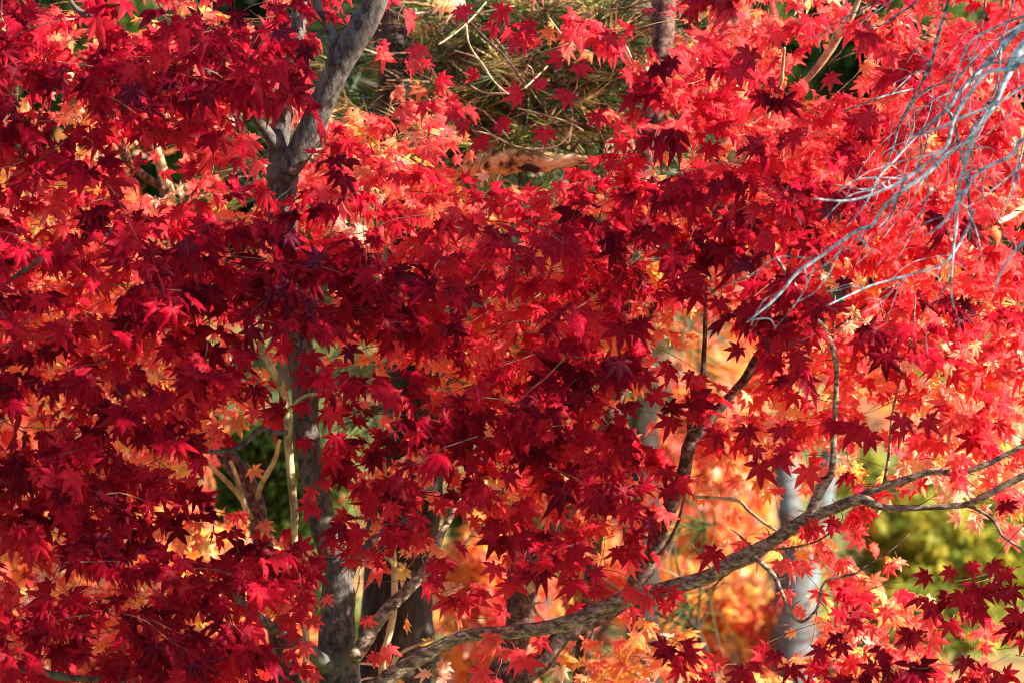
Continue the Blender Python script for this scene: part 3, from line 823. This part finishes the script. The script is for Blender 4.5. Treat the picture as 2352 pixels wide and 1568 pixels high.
# right-hand maple with beige forked branch
rows = root_down(trace([(1330, 1660, 40), (1345, 1450, 36), (1368, 1250, 32), (1398, 1050, 30), (1440, 850, 26), (1530, 650, 22), (1640, 500, 19), (1698, 400, 17)], 9.0, 8.6), 1.1)
right = thing("maple_tree", base_of(rows), "scarlet maple of the upper right with a slanting beige forked stem", "tree", "red maples")
wood("trunk", rows, BARK_RED, right, 12, 7, .05, 4)
wood("limb", trace([(1698, 400, 17), (1728, 307, 15), (1755, 277, 15), (1781, 247, 14), (1835, 200, 14), (1868, 167, 16), (1901, 123, 20), (1928, 77, 22), (1951, 50, 14), (1990, -40, 10)], 8.6, 8.4), BARK_CREAM, right, 12, 7, .05, 4, label="slanting beige forked stem")
for pts, m in [([(1762, 272, 11), (1771, 243, 10), (1788, 205, 10), (1795, 183, 10), (1798, 150, 8), (1802, 110, 6)], BARK_CREAM),
               ([(1568, 165, 5), (1585, 150, 7), (1600, 137, 6)], BARK_CREAM),
               ([(2480, 430, 18), (2348, 480, 16), (2320, 498, 14), (2285, 514, 12), (2262, 528, 9), (2230, 548, 6)], BARK_CREAM),
               ([(2352, 330, 6), (2335, 400, 6), (2305, 480, 5), (2280, 530, 4)], BARK_LIMB),
               ([(2028, 1120, 9), (2041, 1050, 8), (2050, 950, 7), (2071, 859, 6), (2091, 799, 7), (2098, 739, 6), (2102, 680, 4)], BARK_LIMB),
               ([(2091, 799, 4), (2140, 765, 3), (2195, 720, 2)], BARK_LIMB), ([(2091, 799, 4), (2020, 775, 4), (1985, 790, 2)], BARK_CREAM), ([(2091, 799, 4), (2150, 860, 3), (2200, 905, 2)], BARK_CREAM),
               ([(2048, 880, 4), (2053, 842, 5), (2050, 795, 5), (2031, 739, 4), (2020, 690, 3)], BARK_LIMB),
               ([(1990, 858, 5), (2002, 800, 5), (2006, 740, 4)], BARK_LIMB),
               ([(1911, 782, 7), (1915, 740, 6), (1918, 679, 4)], BARK_LIMB)]:
    wood("branch", trace(pts, 8.2, 8.1), m, right, 8, 6, .06, 2)

# ------------------------------------------------------------------ bare tree at the right, nearer than the maples
G = [
    [(2460, -60, 26), (2400, 10, 22), (2351, 60, 16), (2301, 110, 14), (2251, 160, 11), (2201, 213, 9), (2175, 250, 8), (2118, 300, 6), (2061, 360, 5), (2018, 410, 5), (1985, 473, 4), (1948, 520, 3)],
    [(2440, -10, 24), (2400, 40, 20), (2351, 102, 18), (2318, 167, 16), (2285, 233, 14), (2241, 300, 12), (2225, 350, 11), (2201, 433, 9), (2198, 520, 7), (2191, 560, 6), (2185, 655, 5), (2190, 712, 4)],
    [(2186, -120, 9), (2178, 0, 7), (2158, 73, 7), (2138, 140, 7), (2101, 217, 6), (2068, 283, 6), (2045, 350, 5), (2025, 400, 4)],
    [(2136, 143, 4), (2118, 128, 4), (2101, 114, 3)],
    [(2180, -90, 7), (2108, 0, 5), (2068, 30, 5), (2028, 57, 4), (1981, 63, 3)],
    [(2120, -90, 6), (2015, 0, 4), (1935, 43, 3), (1885, 77, 3), (1841, 97, 2)],
    [(2100, 207, 4), (2035, 220, 4), (1985, 243, 3), (1928, 258, 3)],
    [(2420, 90, 16), (2360, 130, 15), (2321, 160, 13), (2268, 167, 10), (2231, 207, 9), (2195, 267, 8), (2175, 333, 8), (2148, 360, 7), (2100, 395, 7), (2035, 433, 6), (1951, 463, 5), (1865, 457, 4)],
    [(2400, 170, 9), (2351, 200, 7), (2285, 240, 6), (2218, 270, 6), (2135, 300, 5), (2085, 313, 4)],
    [(2430, 290, 11), (2351, 320, 9), (2318, 360, 8), (2251, 393, 7), (2205, 450, 7), (2168, 513, 6), (2120, 545, 4)],
    [(2241, 296, 11), (2221, 325, 10), (2188, 345, 10), (2128, 400, 10), (2068, 443, 9), (2028, 483, 8), (2001, 520, 8), (1968, 529, 8), (1888, 585, 8), (1828, 625, 7), (1795, 672, 6), (1755, 705, 5), (1715, 739, 3)],
    [(2236, 480, 7), (2225, 522, 6), (2195, 579, 5), (2161, 609, 5), (2075, 635, 5), (2001, 659, 5), (1938, 685, 4), (1901, 705, 3)],
    [(2420, 500, 8), (2351, 559, 7), (2308, 615, 6), (2281, 672, 4)],
    [(2275, -90, 6), (2261, 0, 4), (2255, 67, 4), (2235, 133, 3), (2210, 175, 3), (2191, 193, 3), (2168, 250, 3), (2135, 300, 3), (2121, 350, 3), (2095, 403, 2)],
    [(2350, -80, 6), (2331, 0, 5), (2308, 67, 4), (2285, 133, 4), (2265, 167, 3)],
    [(2400, 25, 8), (2338, 43, 6), (2268, 70, 5), (2228, 103, 5), (2201, 160, 4), (2180, 230, 3), (2150, 300, 3)],
    [(2178, 252, 6), (2198, 310, 6), (2211, 367, 6), (2221, 417, 6), (2231, 517, 5), (2222, 565, 3)],
    [(2128, 400, 4), (2131, 450, 4), (2101, 520, 3), (2060, 600, 2)],
    [(2068, 443, 4), (2040, 510, 4), (1990, 560, 3), (1965, 600, 2)], [(2001, 520, 4), (1960, 560, 3), (1895, 610, 3), (1850, 640, 2)],
    [(1968, 529, 5), (1985, 560, 4), (2010, 585, 3), (1970, 602, 5)][:3],
    [(2120, 395, 4), (2060, 405, 3), (1990, 435, 3), (1915, 425, 2)], [(2351, 380, 5), (2290, 430, 4), (2240, 470, 3), (2180, 500, 2)],
    [(2301, 112, 5), (2290, 200, 4), (2250, 260, 4), (2215, 340, 3), (2190, 420, 2)], [(2118, 300, 4), (2112, 380, 3), (2085, 440, 3), (2070, 500, 2)],
    [(2070, 283, 4), (2120, 215, 4), (2190, 180, 4), (2260, 120, 3)], [(1968, 60, 3), (2010, 30, 3), (2070, -10, 3)],
]
trunk_rows = [[P(2700, 0, 7.3)[0], P(2700, 1900, 7.3)[1], -.05, .07]] + [[*P(2700, 1600, 7.4), .05], [*P(2650, 800, 7.4), .042], [*P(2560, 200, 7.4), .034], [*P(2500, -60, 7.4), .028], [*P(2440, -300, 7.4), .02]]
trunk_rows[0][1] = trunk_rows[1][1]
bare = thing("bare_tree", base_of(trunk_rows), "leafless tree reaching blue grey twigs in from the upper right corner", "tree")
wood("trunk", trunk_rows, BARK_BLUE, bare, 12, 7, .05)
rg = np.random.default_rng(8)
dep = [7.45, 7.15, 7.55, 7.55, 7.55, 7.6, 7.55, 7.05, 7.1, 7.0, 7.15, 7.3, 7.1, 7.5, 7.4, 7.35, 7.45, 7.2, 7.15, 7.1, 7.1, 7.3, 7.2, 7.4, 7.4, 7.5, 7.6]
for k, pts in enumerate(G):
    # zigzag the twigs slightly at their buds
    pp = []
    for i, (x, y, w) in enumerate(pts):
        pp.append((x + rg.normal(0, 1.5), y + rg.normal(0, 1.5), w))
    d = dep[k % len(dep)]
    rr = trace(pp, d, d + rg.uniform(-.08, .08))
    o = wood("branch", rr, BARK_BLUE if k in (0, 1, 7, 8, 9, 10, 11, 12, 15) else BARK_DARKTWIG, bare, 8, 5, .12, max(3, 2 * len(pts)))
    if len(pts) > 5:
        CC = catmull(np.array(rr), 5)
        for _ in range(7):
            i = int(rg.integers(4, len(CC) - 4))
            dv = norm(CC[i + 2, :3] - CC[i, :3])
            sd = norm(np.cross(dv, TOCAM)) * rg.choice([-1, 1])
            ln = rg.uniform(.05, .15)
            q0 = CC[i, :3]
            a1 = rg.uniform(.35, .9)
            q1 = q0 + (dv + sd * a1) * ln * .33
            q2 = q1 + norm(dv + sd * a1 * .6 + rg.normal(0, .25, 3)) * ln * .36
            q3 = q2 + norm(dv + sd * a1 * .3 + rg.normal(0, .3, 3) + np.array([0, 0, -.2])) * ln * .36
            rw = min(CC[i, 3] * .45, .0012)
            V, F = tube_geo([[*q0, rw], [*q1, rw * .9], [*q2, rw * .75], [*q3, rw * .5]], 5, 5, .14, 5)
            mesh_obj("twig", V, F, BARK_DARKTWIG if rg.random() < .6 else BARK_BLUE, o, smooth=True)
    side_twigs(rr, 2 if len(pts) > 5 else 1, o, BARK_BLUE, .05, .0013, rg, "spur", .3)

# ------------------------------------------------------------------ maple foliage
LIMB_SRC = {id(maple): maple}


def owner(layer, x, y):
    if layer == 'lit':
        if x < 1080: return brown
        if x < 1560 or y > 1350 and x < 1760: return blue
        return lean if y < 930 else maple
    if x < 1500 or y > 1000: return maple
    return right


def build_layer(layer, pts, d0, d1, size, tone_f, facing, droop, seed):
    rg = np.random.default_rng(seed)
    buckets = {}
    for (x, y) in pts:
        o = owner(layer, x, y)
        key = (o.name, int((x + 400) // 480), int((y + 300) // 400))
        buckets.setdefault(key, (o, Leaves()))[1]
        L = buckets[key][1]
        d = rg.uniform(d0, d1)
        p = P(x, y, d)
        dirr = np.array([rg.normal(0, 1), -abs(rg.normal(0, .6)), rg.normal(-.15, .25)])
        f = facing(x, y, rg)
        shoot(L, p, dirr, int(rg.integers(3, 8)), size * rg.uniform(.85, 1.12), tone_f(x, y, rg), .07, f, droop, rg)
    for key, (o, L) in buckets.items():
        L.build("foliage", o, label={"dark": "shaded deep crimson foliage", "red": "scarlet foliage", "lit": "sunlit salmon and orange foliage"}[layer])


DEEP = [(100, 190, 170, 110), (500, 620, 170, 110), (680, 560, 130, 90), (260, 850, 190, 80), (120, 1010, 150, 120), (430, 1180, 200, 110), (300, 1390, 160, 90),  # zones with shade painted into leaf tones; the dark layer is also denser there
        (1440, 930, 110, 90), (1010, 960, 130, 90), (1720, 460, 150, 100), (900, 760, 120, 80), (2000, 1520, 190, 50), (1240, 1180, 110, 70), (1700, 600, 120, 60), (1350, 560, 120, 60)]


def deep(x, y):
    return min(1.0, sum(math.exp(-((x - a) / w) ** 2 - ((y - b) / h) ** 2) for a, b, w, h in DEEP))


def tone_dark(x, y, rg):  # shade on the front leaves is put into their darker tones
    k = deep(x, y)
    if rg.random() < .015:  # a few leaves take the painted purple sheen
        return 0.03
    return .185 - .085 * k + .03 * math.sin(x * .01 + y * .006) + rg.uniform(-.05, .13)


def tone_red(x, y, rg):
    b = .36 + (.06 if x > 1500 else 0) - .17 * deep(x, y)  # darker tone in the deep zones imitates shade
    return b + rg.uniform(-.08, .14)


def tone_lit(x, y, rg):  # sunlight on the rear leaves is put into their paler tones
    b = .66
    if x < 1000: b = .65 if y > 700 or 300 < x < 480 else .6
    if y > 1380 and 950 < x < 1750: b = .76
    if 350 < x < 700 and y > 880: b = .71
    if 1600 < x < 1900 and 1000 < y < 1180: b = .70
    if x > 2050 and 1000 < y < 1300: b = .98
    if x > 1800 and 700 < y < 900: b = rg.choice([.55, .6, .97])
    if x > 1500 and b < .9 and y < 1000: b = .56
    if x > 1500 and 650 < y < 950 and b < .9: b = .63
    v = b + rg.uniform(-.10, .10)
    if rg.random() < .20: v = .97  # scattered pale leaves imitate sun glints by colour
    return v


rg = np.random.default_rng(77)
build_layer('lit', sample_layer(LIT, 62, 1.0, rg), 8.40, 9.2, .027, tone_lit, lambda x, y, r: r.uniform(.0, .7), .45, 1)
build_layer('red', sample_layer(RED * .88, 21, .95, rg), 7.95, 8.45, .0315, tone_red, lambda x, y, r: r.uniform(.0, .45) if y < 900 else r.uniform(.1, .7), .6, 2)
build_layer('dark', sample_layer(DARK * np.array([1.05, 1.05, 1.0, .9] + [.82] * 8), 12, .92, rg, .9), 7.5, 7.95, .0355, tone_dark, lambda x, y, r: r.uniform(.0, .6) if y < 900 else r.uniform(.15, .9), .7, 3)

# single leaves that stand clear in front of the gaps: x, y, length px, tone with light and shade painted in, tip turned from hanging (degrees)
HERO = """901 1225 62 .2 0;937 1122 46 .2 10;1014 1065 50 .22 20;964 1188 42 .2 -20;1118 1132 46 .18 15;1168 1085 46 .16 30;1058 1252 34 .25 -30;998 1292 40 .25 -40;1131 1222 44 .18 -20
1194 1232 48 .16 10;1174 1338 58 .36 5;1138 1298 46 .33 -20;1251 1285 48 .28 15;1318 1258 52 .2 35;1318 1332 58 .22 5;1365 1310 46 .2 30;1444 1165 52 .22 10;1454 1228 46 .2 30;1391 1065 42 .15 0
1420 1090 40 .2 20;1528 1078 52 .18 30;1528 1122 46 .2 40;1560 1105 44 .3 50;1104 1539 52 .5 0;1154 1495 36 .52 20;1208 1512 50 .42 20;1288 1535 38 .98 0;934 1428 30 .8 -10;891 1488 42 .55 20;841 1422 34 .52 30
860 1505 36 .5 -10;1448 1298 38 .6 20;1380 1285 30 .7 -70;1001 1258 32 .74 -30;1745 1065 62 .22 0;1855 1075 62 .42 10;1790 1050 50 .24 20;1715 1245 38 .52 -50;1808 1362 44 .52 -10;1968 1218 36 .5 60;2191 1142 42 .98 70
2118 1078 40 .98 -80;2185 1112 38 .98 -60;2318 1222 58 .62 30;2245 1178 36 .98 -20;2311 1158 42 .2 20;2131 1318 42 .2 -50;2185 1308 40 .22 -30;2235 1295 40 .2 0;2278 1295 40 .22 30;2311 1312 42 .18 20;2135 1382 42 .15 -20
2208 1365 52 .2 0;2248 1402 48 .24 20;2290 1360 48 .12 30;2325 1350 46 .14 10;2135 1418 52 .5 10;1781 1498 42 .14 0;1708 1538 52 .14 -30;1815 1532 46 .14 10;2021 1498 62 .12 10;1935 1478 44 .14 -20;2115 1528 60 .08 20
2218 1512 46 .15 0;2145 1462 52 .5 20;1651 1525 52 .45 -150;1715 982 52 .18 0;1795 982 52 .2 10;2068 959 62 .18 10;1998 999 56 .2 -20;2128 962 52 .22 40;1721 702 62 .2 10;2038 812 46 .98 10;1945 749 38 .97 40
2208 812 48 .98 10;1955 775 46 .56 -10;1645 989 46 .2 -20;1735 1029 46 .22 -10;1801 1022 46 .2 20;1157 17 52 .3 -20;1214 53 46 .3 0;1314 70 60 .5 30;954 110 46 .4 10;954 143 38 .52 0;984 333 58 .52 20;924 253 50 .5 40
1067 283 42 .25 0;1040 255 46 .3 20;1100 325 44 .32 30;1114 403 32 .98 -60;827 390 38 .7 20;1251 300 46 .3 0;1284 130 40 .3 -60;1244 187 34 .32 -20;1534 170 38 .72 60;1191 213 48 .35 -60;1284 423 38 .5 0;543 965 48 .78 10
473 1015 34 .74 -20;580 940 40 .55 30;620 960 44 .55 30;500 985 40 .56 -30;710 815 52 .18 10;553 812 48 .22 -10;290 555 42 .5 -30;333 599 44 .56 30;93 679 52 .35 -10;653 655 48 .0 -60;133 755 56 .28 -20
563 1442 48 .5 10;580 1328 58 .18 0;640 1335 48 .2 20;750 1372 28 .56 30;713 1382 34 .56 -20;730 1275 42 .32 10;230 1238 52 .0 10;510 1382 46 .2 0;717 1125 38 .42 -20;713 1158 46 .26 -20;607 1202 38 .72 20;580 1078 34 .72 40
1985 150 38 .72 40;1695 310 48 .57 -10;1665 273 42 .57 -40;1721 120 62 .2 -20;1695 160 52 .3 10;2115 337 48 .98 20;1825 307 52 .3 0;1968 367 48 .3 10;2041 123 42 .35 20;1908 177 40 .4 10;1988 263 52 .25 10
735 600 54 .0 -120;660 540 44 .0 60;800 800 46 .02 30;930 640 44 .02 10;1420 830 52 .0 10;1360 1000 40 .2 0;1330 905 44 .1 -10;1480 860 50 .2 20;1500 905 48 .22 40;1900 480 42 .0 10;1940 645 42 .0 0;1720 610 46 .0 -100
300 205 60 .0 20;340 240 54 .05 50;540 30 50 .05 0;640 70 46 .0 40;700 110 46 .02 0;430 560 40 .02 0;1545 590 50 .2 0;1600 640 46 .2 20;1650 690 42 .22 0;700 1010 36 .2 0;770 1000 46 .18 0;820 960 44 .15 0
760 1050 50 .3 10;850 1130 46 .34 -10;900 1160 44 .36 0;1010 1150 44 .3 20;1060 1160 46 .34 10;1090 1190 40 .5 0;1130 1170 40 .5 20;960 1230 38 .4 40;780 1190 40 .36 0;760 1240 44 .34 0
684 1290 44 .2 10;700 1340 46 .22 -20;668 1330 42 .3 25;690 1400 44 .34 0;715 1420 36 .5 20;672 1450 44 .2 -15;700 1480 40 .52 10;690 1530 46 .2 0;665 1500 40 .3 30;720 1545 38 .5 -20
1060 20 40 .3 20;1130 60 38 .34 -30;1180 95 40 .25 10;1090 170 36 .32 -60;1330 150 42 .3 30;1300 215 44 .26 -20;1150 280 38 .3 40;1370 260 44 .28 10;1010 180 40 .34 60;1400 80 42 .3 -10
2150 1095 36 .97 -50;2100 1110 34 .98 -70;2080 1070 34 .96 -40;2215 1128 34 .97 60;2170 1140 34 .96 -80;2240 1200 38 .97 -20;2260 1165 32 .98 30;2200 1185 32 .97 -60;2290 1190 34 .96 20;2130 1060 30 .97 30;2330 1215 40 .98 10
1960 715 36 .97 -30;1990 740 34 .96 50;2060 780 36 .98 -40;2090 830 40 .97 0;2160 790 38 .97 60;2180 840 34 .98 -20;2240 790 34 .96 20;1890 790 30 .97 -70;2120 870 36 .97 30;1840 860 34 .6 -40;1800 830 36 .58 -60;1870 720 38 .58 -20;2280 830 34 .97 -30
1790 1290 38 .55 0;1850 1300 36 .56 30;1900 1280 34 .55 -30;1950 1320 38 .56 20;1880 1360 38 .55 -10;1930 1400 40 .56 10;1990 1370 38 .55 30;2040 1400 38 .57 -20;1840 1400 34 .58 -40;2000 1440 42 .55 0;2070 1450 42 .54 30;1950 1450 38 .6 -20;1900 1430 34 .6 20;2040 1300 34 .52 40"""
rg = np.random.default_rng(99)
HL = {'maple': (maple, Leaves()), 'right': (right, Leaves())}
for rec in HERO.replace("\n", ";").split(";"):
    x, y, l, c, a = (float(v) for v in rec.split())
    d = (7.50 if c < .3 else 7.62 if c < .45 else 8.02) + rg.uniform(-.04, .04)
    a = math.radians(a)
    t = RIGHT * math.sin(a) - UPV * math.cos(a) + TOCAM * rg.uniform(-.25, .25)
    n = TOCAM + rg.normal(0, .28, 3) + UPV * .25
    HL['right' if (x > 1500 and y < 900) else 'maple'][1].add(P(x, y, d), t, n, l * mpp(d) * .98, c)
for o, L in HL.values():
    L.build("foliage", o, label="single clear cut leaves hanging at the front")

# unseen shoots added beyond the right edge to shade the nearest foliage from the sun
rg = np.random.default_rng(123)
L = Leaves()
for _ in range(640):
    p = np.array([rg.uniform(1.25, 2.3), rg.uniform(6.45, 7.5), 0])
    p[2] = rg.uniform(1.0, 3.8 + (p[0] - 1.25) * .6)
    shoot(L, p, rg.normal(0, 1, 3), int(rg.integers(5, 9)), .05, tone_dark(0, 0, rg), .08, rg.uniform(0, .6), .5, rg)
L.build("foliage", right)
